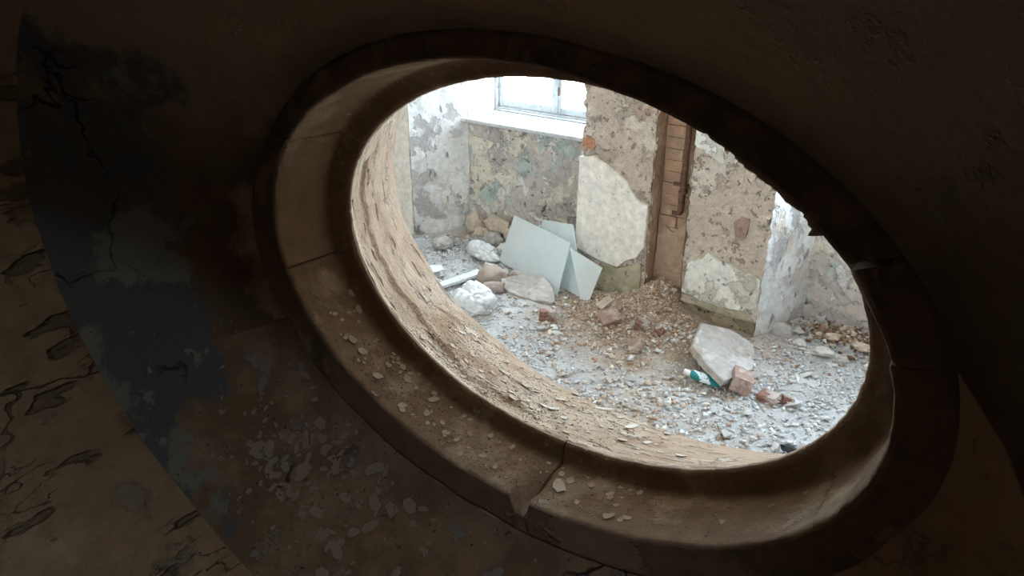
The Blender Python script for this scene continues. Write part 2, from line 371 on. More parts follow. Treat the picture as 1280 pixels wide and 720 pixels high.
# moulding ring: separate blocks with open joints
def moulding_block(t0, t1, da=0.0, seed=0):
    n = max(8, int((t1 - t0) * 2.2)); th0, th1 = R(t0), R(t1)
    pr = [(.484, .8985, .2), (.486, .893, .3)] + seg((.492, .8885), (.531, .8785), 6, .5, .7) + seg((.536 + da, .874), (.541 + da, .769), 14, .8, .9) + [(.544 + da, .763, .8)] + seg((.550 + da, .762), (.598, .768), 8, .7, .8) + [(.606, .775, .3), (.640, .80, 0)]
    def fix(th, j):
        d = math.degrees(th) % 360; v = 0
        k = min(abs(math.degrees(th) - t0), abs(math.degrees(th) - t1))
        if 8 <= j <= 24: v += .004 * max(0, 1 - k / 1.0) ** 2
        q_ = abs((math.degrees(th) + 85.6)); dep = max(0, (j - 13) / 10) if j <= 25 else max(0, 1 - (j - 25) / 8)
        v += .045 * min(1, dep) * max(0, min(1, (2.0 + .5 * fbm((th * 60, j * .3, 1), 3) - q_) / .5))
        if 8 <= j <= 24: v += 0                      # chipped arrises at the joints
        if j <= 2: v += (rim_a(th) - .486)
        elif j <= 9: v += (rim_a(th) - .486) * .5 * (1 - (j - 2) / 8)
        if j >= len(pr) - 11: v += gx(th) * (j - len(pr) + 11) / 8 if j < len(pr) - 2 else gx(th)
        if 20 <= j <= 24: v += .006 * max(0, fbm((math.cos(th) * 9, math.sin(th) * 9, seed), 3))
        return v
    rows = lathe_pts(pr, .008, 7, fix, 20, n, th0, th1)
    m = len(rows); v = [p for r in rows for p in r]; f = []
    for j in range(m - 1):
        for k in range(n - 1):
            a = j * n + k; f.append((a, a + 1, a + n + 1, a + n))
    back0 = [oval(.63, th0 + (th1 - th0) * k / (n - 1), .8985) for k in range(n)]
    b = len(v); v += back0
    for k in range(n - 1):
        f.append((b + k, b + k + 1, k + 1, k)); f.append(((m - 1) * n + k, (m - 1) * n + k + 1, b + k + 1, b + k))
    f.append(tuple([j * n for j in range(m)] + [b])); f.append(tuple([b + n - 1] + [j * n + n - 1 for j in range(m)][::-1]))
    me = mesh('moulding_block', v, f, True)
    me.materials.append(M['ledge']); me.materials.append(M['riser_shade'])
    for q in range(25 * (n - 1), (m - 1) * (n - 1)): me.polygons[q].material_index = 1
    me.polygons[len(f) - 1].use_smooth = False; me.polygons[len(f) - 2].use_smooth = False
    return link('moulding_block', me, wf, [])
for t0, t1, da, sd in [(-165.8, -84.9, .001, 1), (-84.6, -27, 0, 2), (-26.95, 14, .0, 3), (14.05, 30.4, .001, 4), (31.4, 56.8, -.001, 5), (56.85, 103, 0, 6), (103.05, 150, 0, 7), (150.1, 194, .0005, 8)]:
    moulding_block(t0, t1, da, sd)

# ------------------------------------------------------------------ room shell
def grid(name, origin, ux, uz, nx, nz, disp, m, parent, seed=0, freq=4.0, edge=None, kind=None):
    o = Vector(origin); ux = Vector(ux); uz = Vector(uz); nrm = ux.cross(uz).normalized()
    v, f = [], []
    for j in range(nz + 1):
        for i in range(nx + 1):
            p = o + ux * (i / nx) + uz * (j / nz)
            q = p * freq + Vector((seed, seed, seed))
            d = disp * fbm(q, 5)
            p2 = p + nrm * d
            if edge and (i in (0, nx)):
                p2 += ux.normalized() * edge * fbm(q * 2.5 + Vector((3, 9, 1)), 4)
            v.append(p2)
    for j in range(nz):
        for i in range(nx):
            a = j * (nx + 1) + i; f.append((a, a + 1, a + nx + 2, a + nx + 1))
    ob = link(name, mesh(name, v, f, True), parent, [m])
    if kind: ob['kind'] = kind
    return ob
wb = empty('wall_back', (0, 0, 0), 'structure')
PY, NY, WY = 3.80, 4.20, 4.60
def prism(name, poly, z0, z1, m, parent):
    n = len(poly); v = [(x, y, z0) for x, y in poly] + [(x, y, z1) for x, y in poly]
    f = [(i, (i + 1) % n, n + (i + 1) % n, n + i) for i in range(n)] + [tuple(range(n))[::-1], tuple(range(n, 2 * n))]
    bm = bmesh.new(); bv = [bm.verts.new(p) for p in v]
    for q in f: bm.faces.new([bv[i] for i in q])
    return link(name, from_bm(name, bm), parent, [m])
# masonry cores
prism('left_pier', [(-6, 3.815), (-3.99, 3.815), (-3.755, 4.2), (-3.80, 4.8), (-6, 4.8)], 0, 3.2, M['green_wall'], wb)
prism('pillar_core', [(-2.44, 3.83), (-1.97, 3.83), (-1.97, 3.945), (-1.71, 3.945), (-1.71, 3.83), (-1.255, 3.83), (-1.115, 4.2), (-1.10, 4.8), (-2.60, 4.8), (-2.60, 4.2)], 0, 3.2, M['footing'], wb)
prism('right_pier', [(.30, 3.8), (2.5, 3.8), (2.5, 4.8), (.15, 4.8), (.15, 4.2)], 0, 3.2, M['white_wall'], wb)
prism('lintel', [(-6, 4.2), (2.5, 4.2), (2.5, 4.8), (-6, 4.8)], 2.55, 3.2, M['white_wall'], wb)
box('parapet', -3.76, -2.59, 4.23, 4.8, 0, .855, M['green_wall'], wb)
box('parapet', -1.12, .17, 4.23, 4.8, 0, .855, M['green_wall'], wb)
# visible plaster faces with relief
grid('left_pier_face', (-6, 3.80, 0), (2.02, 0, 0), (0, 0, 3.2), 120, 160, .015, M['cream'], wb, 3)
grid('niche_cheek', (-3.98, 3.805, 0), (.235, .395, 0), (0, 0, 3.2), 50, 260, .02, M['white_wall'], wb, 6)
grid('window_cheek', (-3.745, 4.2, .88), (-.055, .42, 0), (0, 0, 1.67), 36, 120, .025, M['window_wall'], wb, 9)
grid('niche_back', (-3.76, 4.2, 0), (1.2, 0, 0), (0, 0, .86), 130, 100, .03, M['green_wall'], wb, 12)
grid('niche_back', (-1.115, 4.2, 0), (1.3, 0, 0), (0, 0, .86), 120, 90, .03, M['green_wall'], wb, 15)
grid('pillar_cheek', (-1.243, 3.81, 0), (.14, .40, 0), (0, 0, 3.2), 40, 260, .025, M['white_wall'], wb, 18)
grid('pillar_left_face', (-2.445, 3.80, 0), (.49, 0, 0), (0, 0, 3.2), 80, 420, .03, M['render'], wb, 21, 6, .05)
grid('pillar_right_face', (-1.72, 3.80, .10), (.48, 0, 0), (0, 0, 3.1), 80, 420, .03, M['render'], wb, 24, 6, .05)
grid('recess_cheek', (-1.957, 3.79, 0), (-.01, .155, 0), (0, 0, 3.2), 16, 260, .015, M['mortar'], wb, 27)
grid('recess_cheek', (-1.718, 3.95, 0), (-.0, -.16, 0), (0, 0, 3.2), 16, 260, .015, M['mortar'], wb, 29)
# bricks at the back of the recess
rb = random.Random(4)
zc = .02
for c in range(27):
    h = .068
    cuts = [-1.962, -1.962 + (.115 if c % 2 else .175), -1.712]
    for a, b in zip(cuts, cuts[1:]):
        y = 3.930 + rb.uniform(-.006, .008)
        bo = box('brick', a + .001, b - .001, y, 3.99, zc, zc + h - .002, M['brickdust'], wb, .002)
    zc += h
# proud plaster patches (defined below)
def patch(name, poly, y, thick, m, seed=0, amp=.012, relief=.004, parent=wb):
    """irregular plaster sheet on the y = const face, poly in (x, z)"""
    pts = []
    n = len(poly)
    for i in range(n):
        a, b = Vector((poly[i][0], poly[i][1], 0)), Vector((poly[(i + 1) % n][0], poly[(i + 1) % n][1], 0))
        k = max(2, int((b - a).length / .012))
        for s in range(k):
            p = a.lerp(b, s / k); q = p * 14 + Vector((seed, seed, 0))
            pts.append(p + Vector((amp * fbm(q, 4), amp * fbm(q + Vector((9, 4, 2)), 4), 0)))
    c = sum(pts, Vector()) / len(pts); n = len(pts); v, f = [], []
    for s in (1.0, .985, .8, .6, .4, .2):
        for p in pts:
            p2 = c + (p - c) * s
            v.append((p2.x, y - thick * (1 if s < 1 else .75) + relief * fbm((p2.x * 12, p2.y * 12, seed), 4), p2.y))
    for r in range(5):
        for k in range(n): f.append((r * n + k, r * n + (k + 1) % n, (r + 1) * n + (k + 1) % n, (r + 1) * n + k))
    v.append((c.x, y - thick, c.y)); ci = len(v) - 1
    for k in range(n): f.append((5 * n + k, 5 * n + (k + 1) % n, ci))
    b0 = len(v)
    for p in pts: v.append((p.x, y + .012, p.y))
    for k in range(n): f.append((b0 + k, b0 + (k + 1) % n, (k + 1) % n, k))
    return link(name, mesh(name, v, f), parent, [m])
patch('mud_smear', [(-1.965, -.02), (-1.962, .30), (-1.957, .44), (-1.91, .50), (-1.85, .47), (-1.79, .53), (-1.75, .57), (-1.722, .60), (-1.715, .30), (-1.712, -.02)], 3.925, .014, M['mortar'], 31, .012, .012)
patch('plaster_patch', [(-2.462, .868), (-2.36, .885), (-2.254, .845), (-2.17, .80), (-2.096, .735), (-2.04, .665), (-1.972, .645), (-1.965, .50), (-1.975, .375), (-2.02, .30), (-2.06, .285), (-2.155, .205), (-2.30, .225), (-2.470, .265)], 3.80, .020, M['cream'], 2)
patch('plaster_patch', [(-1.68, .36), (-1.61, .40), (-1.557, .45), (-1.50, .42), (-1.44, .41), (-1.33, .385), (-1.246, .36), (-1.248, .19), (-1.33, .15), (-1.45, .14), (-1.58, .145), (-1.70, .17), (-1.69, .27)], 3.80, .022, M['low_patch'], 5, .012, .012)
patch('plaster_patch', [(-1.712, 1.55), (-1.715, 1.05), (-1.64, 1.01), (-1.55, .97), (-1.47, .98), (-1.42, 1.03), (-1.38, 1.2), (-1.4, 1.6)], 3.80, .018, M['low_patch'], 8)
patch('plaster_patch', [(-2.36, .02), (-2.36, .14), (-2.28, .19), (-2.155, .20), (-2.06, .24), (-1.99, .27), (-1.985, .12), (-2.0, .01)], 3.80, .012, M['damp'], 11)
patch('plaster_patch', [(-3.74, .42), (-3.70, .62), (-3.5, .60), (-3.30, .50), (-3.34, .40), (-3.5, .44), (-3.62, .36)], 4.205, .012, M['green_wall'], 14)
# bare brick showing through the render
def lump(name, c, s, m, parent=None, seed=0, sub=3, rough=.25, flat=False):
    bm = bmesh.new(); bmesh.ops.create_icosphere(bm, subdivisions=sub, radius=1)
    for v in bm.verts:
        d = v.co.normalized(); r = 1 + rough * fbm(d * 1.7 + Vector((seed * 3.1, seed, 5)), 4) * 1.6
        v.co = Vector((d.x * r * s[0], d.y * r * s[1], d.z * r * s[2]))
    o = link(name, from_bm(name, bm, not flat), parent, [m]); o.location = c; return o
patch('brick', [(-2.445, .915), (-2.445, .985), (-2.41, 1.0), (-2.365, .985), (-2.355, .94), (-2.395, .915)], 3.80, .012, M['orange_brick'], 21, .022, .016)
patch('brick', [(-1.43, .60), (-1.435, .66), (-1.40, .695), (-1.36, .69), (-1.355, .62), (-1.375, .56), (-1.42, .555)], 3.80, .012, M['pink_brick'], 23, .02, .03)
patch('plaster_patch', [(-1.25, .10), (-1.46, .09), (-1.62, .11), (-1.70, .155), (-1.60, .150), (-1.45, .145), (-1.30, .165)], 3.80, .008, M['damp'], 27, .02, .012)

# other walls, ceiling, floor
def wallbox(name, x0, x1, y0, y1, z0, z1, m):
    o = box(name, x0, x1, y0, y1, z0, z1, m); o['kind'] = 'structure'; return o
wallbox('wall_left', -6.2, -6.0, -2.8, 4.8, 0, 3.2, M['warm_wall'])
wallbox('wall_right', 2.5, 2.7, -2.8, 4.8, 0, 3.2, M['warm_wall'])
cl = empty('ceiling', (0, 0, 0), 'structure')
for a in [(-6.2, 2.7, .8, 4.8), (-6.2, 2.7, -2.8, -.68), (-6.2, -.50, -.68, .8), (-.20, 2.7, -.68, .8), (-.50, -.20, -.38, .8)]:  # the gap is an opening added out of view to light the near side
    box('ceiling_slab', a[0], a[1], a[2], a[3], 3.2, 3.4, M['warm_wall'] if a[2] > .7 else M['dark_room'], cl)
wr = empty('wall_rear', (0, 0, 0), 'structure')
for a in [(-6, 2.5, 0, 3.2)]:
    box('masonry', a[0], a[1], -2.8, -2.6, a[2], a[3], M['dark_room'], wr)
def dustf(x, y):
    d = math.hypot((x + 1.80) / .62, (y - 3.62) / .55)
    v = max(0, 1.15 - .62 * d)
    d2 = math.hypot((x + 1.65) / .55, (y - 3.15) / .35); v = max(v, .8 - .6 * d2)
    v = max(v, 1.0 - 2.2 * math.hypot((x + .85) / .6, (y - 4.08) / .3))
    v = max(v, .75 - 1.2 * math.hypot((x + 3.5) / .9, (y - 4.05) / .3))
    v = max(v, .58 - .5 * math.hypot((x + 1.45) / .7, (y - 2.75) / .55))
    return min(1, v)
def hf(x, y):
    z = .012 * fbm((x * 3, y * 3, 1), 3) + .012 * fbm((x * 11, y * 11, 4), 3)
    if y > 1.3:
        z += .135 * math.exp(-(((x + 1.86) / .17) ** 2 + ((y - 3.86) / .22) ** 2))
        z += .055 * math.exp(-(((x + 1.90) / .36) ** 2 + ((y - 3.62) / .28) ** 2))
        z += .05 * math.exp(-(((x + .75) / .45) ** 2 + ((y - 4.16) / .14) ** 2))
        z += .06 * math.exp(-(((x + 3.35) / .5) ** 2 + ((y - 4.2) / .2) ** 2))
        z += .03 * math.exp(-(((x + 2.65) / .4) ** 2 + ((y - 3.3) / .25) ** 2))
    return z
xs = [-6.2, -5.6, -5.1] + list(np.arange(-4.7, .35, .018)) + [.5, .8, 1.2, 1.8, 2.7]
ys = [-2.8, -1.5, 0, .6, 1.0] + list(np.arange(1.2, 4.3, .018)) + [4.5, 4.8]
v = [(x, y, hf(x, y)) for y in ys for x in xs]; nx = len(xs)
f = [(j * nx + i, j * nx + i + 1, (j + 1) * nx + i + 1, (j + 1) * nx + i) for j in range(len(ys) - 1) for i in range(nx - 1)]
me = mesh('floor', v, f, True)
ca = me.color_attributes.new('dust', 'FLOAT_COLOR', 'POINT')
ca.data.foreach_set('color', [c for p in v for c in (dustf(p[0], p[1]),) * 3 + (1,)])
fl = link('floor', me, None, [M['floor']]); fl['kind'] = 'structure'

# ------------------------------------------------------------------ windows
def make_window(name, x0, x1, z0=.885, z1=2.55):
    wn = empty(name, ((x0 + x1) / 2, WY, z0), 'structure')
    def part(nm, *b, m=M['frame'], bev=.004):
        o = box(nm, *b, m, None, bev); o.parent = wn; o.matrix_parent_inverse = Matrix.Translation(-wn.location); return o
    part('sill', x0 - .04, x1 + .03, 4.155, 4.62, .855, .885, m=M['sill'], bev=.006)
    part('frame_post', x0, x0 + .045, 4.56, 4.66, z0, z1); part('frame_post', x1 - .045, x1, 4.56, 4.66, z0, z1)
    part('frame_rail', x0 + .045, x1 - .045, 4.56, 4.66, z0, z0 + .03); part('frame_rail', x0 + .045, x1 - .045, 4.56, 4.66, z1 - .045, z1)
    part('weather_bar', x0 + .045, x1 - .045, 4.535, 4.56, z0 + .002, z0 + .016)
    mid = (x0 + x1) / 2
    for a, b in ((x0 + .048, mid - .002), (mid + .002, x1 - .048)):
        s = part('sash_stile', a, a + .042, 4.575, 4.62, z0 + .032, z1 - .047); part('sash_stile', b - .042, b, 4.575, 4.62, z0 + .032, z1 - .047)
        part('sash_rail', a + .042, b - .042, 4.575, 4.62, z0 + .032, z0 + .085); part('sash_rail', a + .042, b - .042, 4.575, 4.62, z1 - .09, z1 - .047)
        part('glazing_bar', a + .042, b - .042, 4.585, 4.61, z0 + .88, z0 + .905)
        part('pane', a + .040, b - .040, 4.598, 4.601, z0 + .083, z0 + .882, m=M['pane'], bev=0); part('pane', a + .040, b - .040, 4.598, 4.601, z0 + .903, z1 - .088, m=M['pane'], bev=0)
    part('astragal', mid - .016, mid + .016, 4.565, 4.576, z0 + .032, z1 - .05)
    part('hinge', mid + .018, mid + .026, 4.563, 4.576, z0 + .17, z0 + .23, m=M['rust'], bev=0)
    return wn
make_window('window_1', -3.795, -2.60)
make_window('window_2', -1.10, .15)

# ------------------------------------------------------------------ pipe in the recess
pp = empty('rusty_pipe', (-1.805, 3.885, .60))
def child(o, root): o.parent = root; o.matrix_parent_inverse = Matrix.Translation(-root.location); return o
vv, ff = tube([(-1.795, 3.885, 3.18), (-1.80, 3.885, 1.6), (-1.80, 3.882, .76), (-1.803, 3.88, .63)], [.018, .018, .018, .018], 12)
child(link('upright', mesh('upright', vv, ff, True), None, [M['rust']]), pp)
vv, ff = tube([(-1.80, 3.88, .68), (-1.803, 3.88, .625), (-1.808, 3.88, .612), (-1.825, 3.879, .607), (-1.852, 3.878, .607)], [.019, .019, .018, .013, .012], 12)
child(link('elbow', mesh('elbow', vv, ff, True), None, [M['rust']]), pp)
child(box('bracket', -1.875, -1.715, 3.895, 3.91, .765, .785, M['rust'], None, .003), pp)
child(box('collar', -1.822, -1.778, 3.864, 3.906, .73, .75, M['rust'], None, .004), pp)
tag(pp, 'rusty iron pipe hanging in the brick recess of the pillar', 'pipe')

# ------------------------------------------------------------------ glass sheets
def sheet(name, quad, th, label):
    q = [Vector(p) for p in quad]; n = (q[1] - q[0]).cross(q[3] - q[0]).normalized()
    root = q[2].lerp(q[3], .5)
    if n.y > 0: n = -n
    v = [p - root for p in q] + [p - root - n * th for p in q]
    f = [(0, 1, 2, 3), (7, 6, 5, 4)] + [(i, 4 + i, 4 + (i + 1) % 4, (i + 1) % 4) for i in range(4)]
    me = mesh(name, v, f); o = link(name, me, None, [M['sheet'], M['sheet_edge']]); o.location = root
    for p in list(me.polygons)[2:]: p.material_index = 1
    return tag(o, label, 'glass sheet', 'glass sheets leaning by the pillar')
sheet('glass_sheet', [(-3.04, 3.869, .344), (-2.416, 3.646, .348), (-2.418, 3.511, .03), (-3.083, 3.75, .03)], .006, 'large frosted pale glass sheet leaning in front of the others')
sheet('glass_sheet', [(-2.771, 3.84, .375), (-2.48, 3.763, .425), (-2.26, 3.576, .03), (-2.83, 3.765, .03)], .006, 'tall glass sheet half hidden behind the largest pale sheet')
sheet('glass_sheet', [(-2.385, 3.593, .344), (-2.195, 3.682, .224), (-2.212, 3.568, .03), (-2.255, 3.541, .044)], .006, 'narrow slanted glass sheet nearest the pillar, standing on its point')

# ------------------------------------------------------------------ larger rubble, one by one
def slab(name, poly, thick, m, seed=0, amp=.008, relief=.004):
    """broken flat piece: top outline in 3-D, thickness downwards along its own normal"""
    P = [Vector(p) for p in poly]; c = sum(P, Vector()) / len(P); nr = Vector()
    for i in range(len(P)): nr += (P[i] - c).cross(P[(i + 1) % len(P)] - c)
    nr.normalize()
    if nr.z < 0: nr = -nr
    pts = []
    for i in range(len(P)):
        a, b = P[i], P[(i + 1) % len(P)]; k = max(2, int((b - a).length / .015))
        for s in range(k):
            p = a.lerp(b, s / k); pts.append(p + Vector((fbm(p * 18 + Vector((seed, 0, 0)), 3), fbm(p * 18 + Vector((0, seed, 7)), 3), 0)) * amp)
    n = len(pts); v, f = [], []
    for s, dz in ((1.02, -thick), (1.03, -thick * .5), (1.0, -.004), (.97, 0), (.7, 0), (.4, 0)):
        for p in pts:
            q = c + (p - c) * s
            v.append(q + nr * (dz + relief * fbm(q * 16 + Vector((seed, 1, 1)), 4)) - c)
    for r in range(5):
        for k in range(n): f.append((r * n + k, r * n + (k + 1) % n, (r + 1) * n + (k + 1) % n, (r + 1) * n + k))
    v.append(Vector((0, 0, 0)))
    for k in range(n): f.append((5 * n + k, 5 * n + (k + 1) % n, len(v) - 1))
    f.append(tuple(range(n))[::-1])
    bm = bmesh.new(); bv = [bm.verts.new(p) for p in v]
    for q in f: bm.faces.new([bv[i] for i in q])
    o = link(name, from_bm(name, bm), None, [m]); o.location = c; return o
tag(slab('plaster_slab', [(-1.449, 3.53, .14), (-1.376, 3.27, .13), (-1.247, 3.171, .11), (-1.127, 3.11, .085), (-1.11, 3.224, .06), (-1.10, 3.42, .02), (-1.12, 3.56, -.005), (-1.20, 3.70, .015), (-1.316, 3.647, .09)], .035, M['slab'], 3),
    'large grey broken plaster slab tilted against the foot of the pillar', 'slab')
def rubble_brick(loc, size, rot, m, label, cat='brick', name='broken_brick', chop=.3, seed=0):
    bm = bmesh.new(); bmesh.ops.create_cube(bm, size=1)
    bmesh.ops.subdivide_edges(bm, edges=bm.edges[:], cuts=4, use_grid_fill=True)
    for v in bm.verts:
        q = v.co * 2.2 + Vector((seed * 5.1, seed, 2))
        v.co = Vector((v.co.x * size[0], v.co.y * size[1], v.co.z * size[2]))
        if v.co.x > size[0] * .2: v.co.x -= size[0] * chop * abs(fbm(q, 3)) * 1.6
        v.co += v.co.normalized() * .012 * fbm(q * 2, 4)
    o = link(name, from_bm(name, bm), None, [m]); o.location = loc; o.rotation_euler = rot
    return tag(o, label, cat, 'brick pieces in the rubble')
rubble_brick((-1.085, 3.235, .048), (.175, .095, .075), (R(16), R(8), R(112)), M['pink_brick'], 'largest dusty pink half brick beside the slab and the tube', seed=1, chop=.35)
rubble_brick((-.925, 3.205, .018), (.105, .06, .045), (R(5), R(-8), R(-10)), M['red_brick'], 'dark red brick fragment right of the largest pink half brick', seed=2)
rubble_brick((-.845, 3.24, .018), (.055, .045, .04), (R(-12), R(10), R(30)), M['red_brick'], 'smallest dark red brick crumb at the far right of the bricks', seed=3)
rubble_brick((-2.285, 3.235, .042), (.105, .065, .06), (R(-8), R(4), R(40)), M['red_brick'], 'half buried red brick in the bluish rubble below the glass', seed=4)
rubble_brick((-1.955, 3.40, .065), (.125, .10, .045), (R(24), R(-14), R(50)), M['pink_brick'], 'flat salmon brick piece lying on the brown heap', seed=5)
rubble_brick((-1.69, 3.235, .035), (.105, .075, .035), (R(28), R(8), R(-60)), M['pink_brick'], 'pale pink brick sliver in front of the brown heap', seed=6)
rubble_brick((-1.77, 3.44, .055), (.075, .07, .05), (R(5), R(12), R(20)), M['red_brick'], 'crumbling red brick lump in the middle of the brown heap', seed=7)
rubble_brick((-1.66, 3.47, .045), (.075, .055, .05), (R(15), R(-12), R(80)), M['red_brick'], 'second crumbling red lump on the right flank of the brown heap', seed=8)
rubble_brick((-2.07, 3.53, .07), (.10, .055, .04), (R(12), R(-25), R(70)), M['beige_chunk'], 'dark edged mortar lump on the left flank of the brown heap', 'mortar lump', 'mortar_lump', seed=9)
tag(slab('plaster_slab', [(-2.80, 3.42, .08), (-2.69, 3.50, .115), (-2.57, 3.56, .115), (-2.46, 3.52, .09), (-2.36, 3.42, .04), (-2.48, 3.36, .035), (-2.64, 3.34, .05), (-2.74, 3.36, .06)], .045, M['slab'], 8, .01, .010),
    'smooth rounded dusty slab lying before the glass sheets', 'slab')
tag(lump('brown_stone', (-2.885, 3.42, .07), (.085, .085, .085), M['brown_stone'], None, 2, 3, .3), 'rounded brown stone behind the white crumpled bag', 'stone')
tag(lump('brown_stone', (-2.765, 3.555, .045), (.07, .05, .045), M['brown_stone'], None, 5, 3, .4, True), 'grey brown jagged stone at the foot of the largest glass sheet', 'stone')
vv, ff = tube([(-2.83, 3.29, .05), (-2.79, 3.32, .056), (-2.72, 3.355, .06)], [.036, .038, .034], 12)
tag(link('clay_pipe_stub', mesh('clay_pipe_stub', vv, ff), None, [M['brown_stone']]), 'short round brown stub beside the brown stone', 'stub')
def crumple(name, c, s, m, seed, label, cat):
    bm = bmesh.new(); bmesh.ops.create_icosphere(bm, subdivisions=5, radius=1)
    for v in bm.verts:
        d = v.co.normalized(); q = d * 1.6 + Vector((seed, 2, seed * 2))
        n1 = noise.noise(q * .75 + Vector((4, 1, 2))); n2 = noise.noise(Vector((q.x * 1.3, q.y * .6, q.z * .7)) + Vector((9, seed, 2)))
        r = 1 + .4 * fbm(q * .6, 1) - .17 * math.exp(-(n1 / .07) ** 2) - .14 * math.exp(-(n2 / .06) ** 2) + .04 * (.5 - abs(fbm(Vector((q.x * 1.1, q.y * .5, q.z * .8)) + Vector((3, 3, seed)), 2)) * 3)
        v.co = Vector((d.x * r * s[0], d.y * r * s[1], d.z * r * s[2] if d.z > 0 else d.z * r * s[2] * .4))
    o = link(name, from_bm(name, bm, True), None, [m]); o.location = c; return tag(o, label, cat)
crumple('crumpled_bag', (-2.74, 3.10, .045), (.155, .125, .13), M['white_rag'], 3, 'crumpled white bag bulging beside the opening rim at the left', 'bag')
crumple('crumpled_sheet', (-3.24, 3.76, .04), (.15, .09, .09), M['white_rag'], 8, 'crumpled pale sheet in the corner behind the glass', 'sheet')
tag(slab('white_board', [(-3.13, 3.10, .05), (-3.07, 3.09, .05), (-2.96, 3.42, .075), (-3.03, 3.46, .075)], .018, M['wood'], 3, .002, .0005), 'narrow white board lying in the left rubble', 'board')
tag(slab('paper_scrap', [(-3.76, 3.50, .10), (-3.64, 3.56, .13), (-3.62, 3.62, .06), (-3.70, 3.60, .035)], .004, M['white_rag'], 4, .006, .002), 'folded white paper scrap standing by the left pier', 'paper')
tag(slab('paper_scrap', [(-3.46, 3.20, .03), (-3.34, 3.16, .035), (-3.25, 3.36, .045), (-3.34, 3.42, .04), (-3.44, 3.34, .035)], .006, M['white_rag'], 7, .008, .003), 'flat white torn sheet behind the rim left of the board', 'paper')
tag(slab('slate_piece', [(-3.50, 3.90, .05), (-3.36, 3.84, .045), (-3.26, 3.98, .06), (-3.42, 4.03, .07)], .012, M['grey_rag'], 7, .006, .002), 'dark grey flat slate piece in the back corner', 'slate')
for i, (c, s, lab, m) in enumerate([((-3.60, 4.08, .10), (.075, .06, .085), 'leftmost pale stone stacked against the niche wall', 'beige_chunk'), ((-3.40, 4.12, .12), (.13, .06, .075), 'long beige stone block against the niche wall', 'beige_chunk'),
        ((-3.52, 4.06, .05), (.06, .05, .055), 'small round stone below the long beige block', 'beige_chunk'), ((-3.22, 4.10, .08), (.10, .06, .06), 'beige stone just left of the largest glass sheet', 'beige_chunk'), ((-3.33, 3.98, .06), (.08, .06, .06), 'grey stone between the slate and the crumpled sheet', 'grey_chunk'),
        ((-3.12, 3.86, .055), (.07, .05, .06), 'pale rounded stone touching the largest glass sheet', 'pale_chunk'), ((-3.60, 3.72, .05), (.08, .07, .05), 'grey stone behind the folded paper scrap', 'grey_chunk')]):
    tag(lump('wall_stone', c, s, M[m], None, 11 + i, 3, .32, True), lab, 'stone', 'stones in the left niche corner')
for i, (c, s, lab, m) in enumerate([((-1.12, 3.90, .05), (.085, .03, .085), 'upright grey wedge at the right foot of the pillar', 'grey_chunk'), ((-.86, 3.83, .04), (.075, .05, .035), 'bluish white lump in the right corner debris', 'pale_chunk'), ((-.76, 3.80, .035), (.05, .045, .035), 'grey lump beside the bluish white one', 'grey_chunk'),
        ((-.94, 4.07, .07), (.035, .03, .05), 'small pink clod in the brown corner debris', 'pink_brick'), ((-.60, 3.80, .04), (.06, .05, .04), 'pale lump at the right edge of the opening', 'pale_chunk'), ((-1.0, 3.86, .03), (.05, .04, .03), 'small pale stone right of the grey wedge', 'pale_chunk'),
        ((-.87, 4.0, .06), (.06, .04, .03), 'brown flat clod in the corner debris', 'beige_chunk'), ((-.70, 3.98, .06), (.08, .05, .03), 'tan clod against the wall at the right', 'beige_chunk')]):
    tag(lump('corner_stone', (c[0], c[1], c[2] * .75), tuple(q * .68 for q in s), M[m], None, 31 + i, 3, .32, True), lab, 'stone', 'stones in the right niche corner')
tag(lump('dark_scrap', (-.70, 2.84, .03), (.035, .02, .018), M['dark_bit'], None, 3, 3, .4), 'black scrap on the bright floor at the lower right rim', 'scrap')
# ---- the squeezed tube
tb = empty('plastic_tube', (-1.235, 3.14, .045))
v, f = [], []
L = .155; nk = 16
for i in range(13):
    t = i / 12; x = -L / 2 + L * t
    ry = .024 + .006 * t; rz = .022 * (1 - t) + .012 * t + (.004 if 3 < i < 9 else 0)
    if i == 0: ry, rz = .013, .013
    if i == 12: ry, rz = .029, .006
    for k in range(nk):
        a = 2 * math.pi * k / nk; v.append((x, ry * math.cos(a), rz * math.sin(a) - .004 * t))
for i in range(12):
    for k in range(nk): f.append((i * nk + k, i * nk + (k + 1) % nk, (i + 1) * nk + (k + 1) % nk, (i + 1) * nk + k))
f.append(tuple(range(nk))[::-1]); f.append(tuple(12 * nk + k for k in range(nk)))
link('tube_body', mesh('tube_body', v, f, True), tb, [M['tube']])
vv, ff = tube([(-L / 2 - .034, 0, 0), (-L / 2 - .032, 0, 0), (-L / 2 + .001, 0, 0)], [.013, .015, .0165], 16)
link('cap', mesh('cap', vv, ff), tb, [M['cap']])
tb.rotation_euler = (R(25), R(4), R(9))
tag(tb, 'squeezed teal and white plastic tube beside the tilted slab', 'tube')

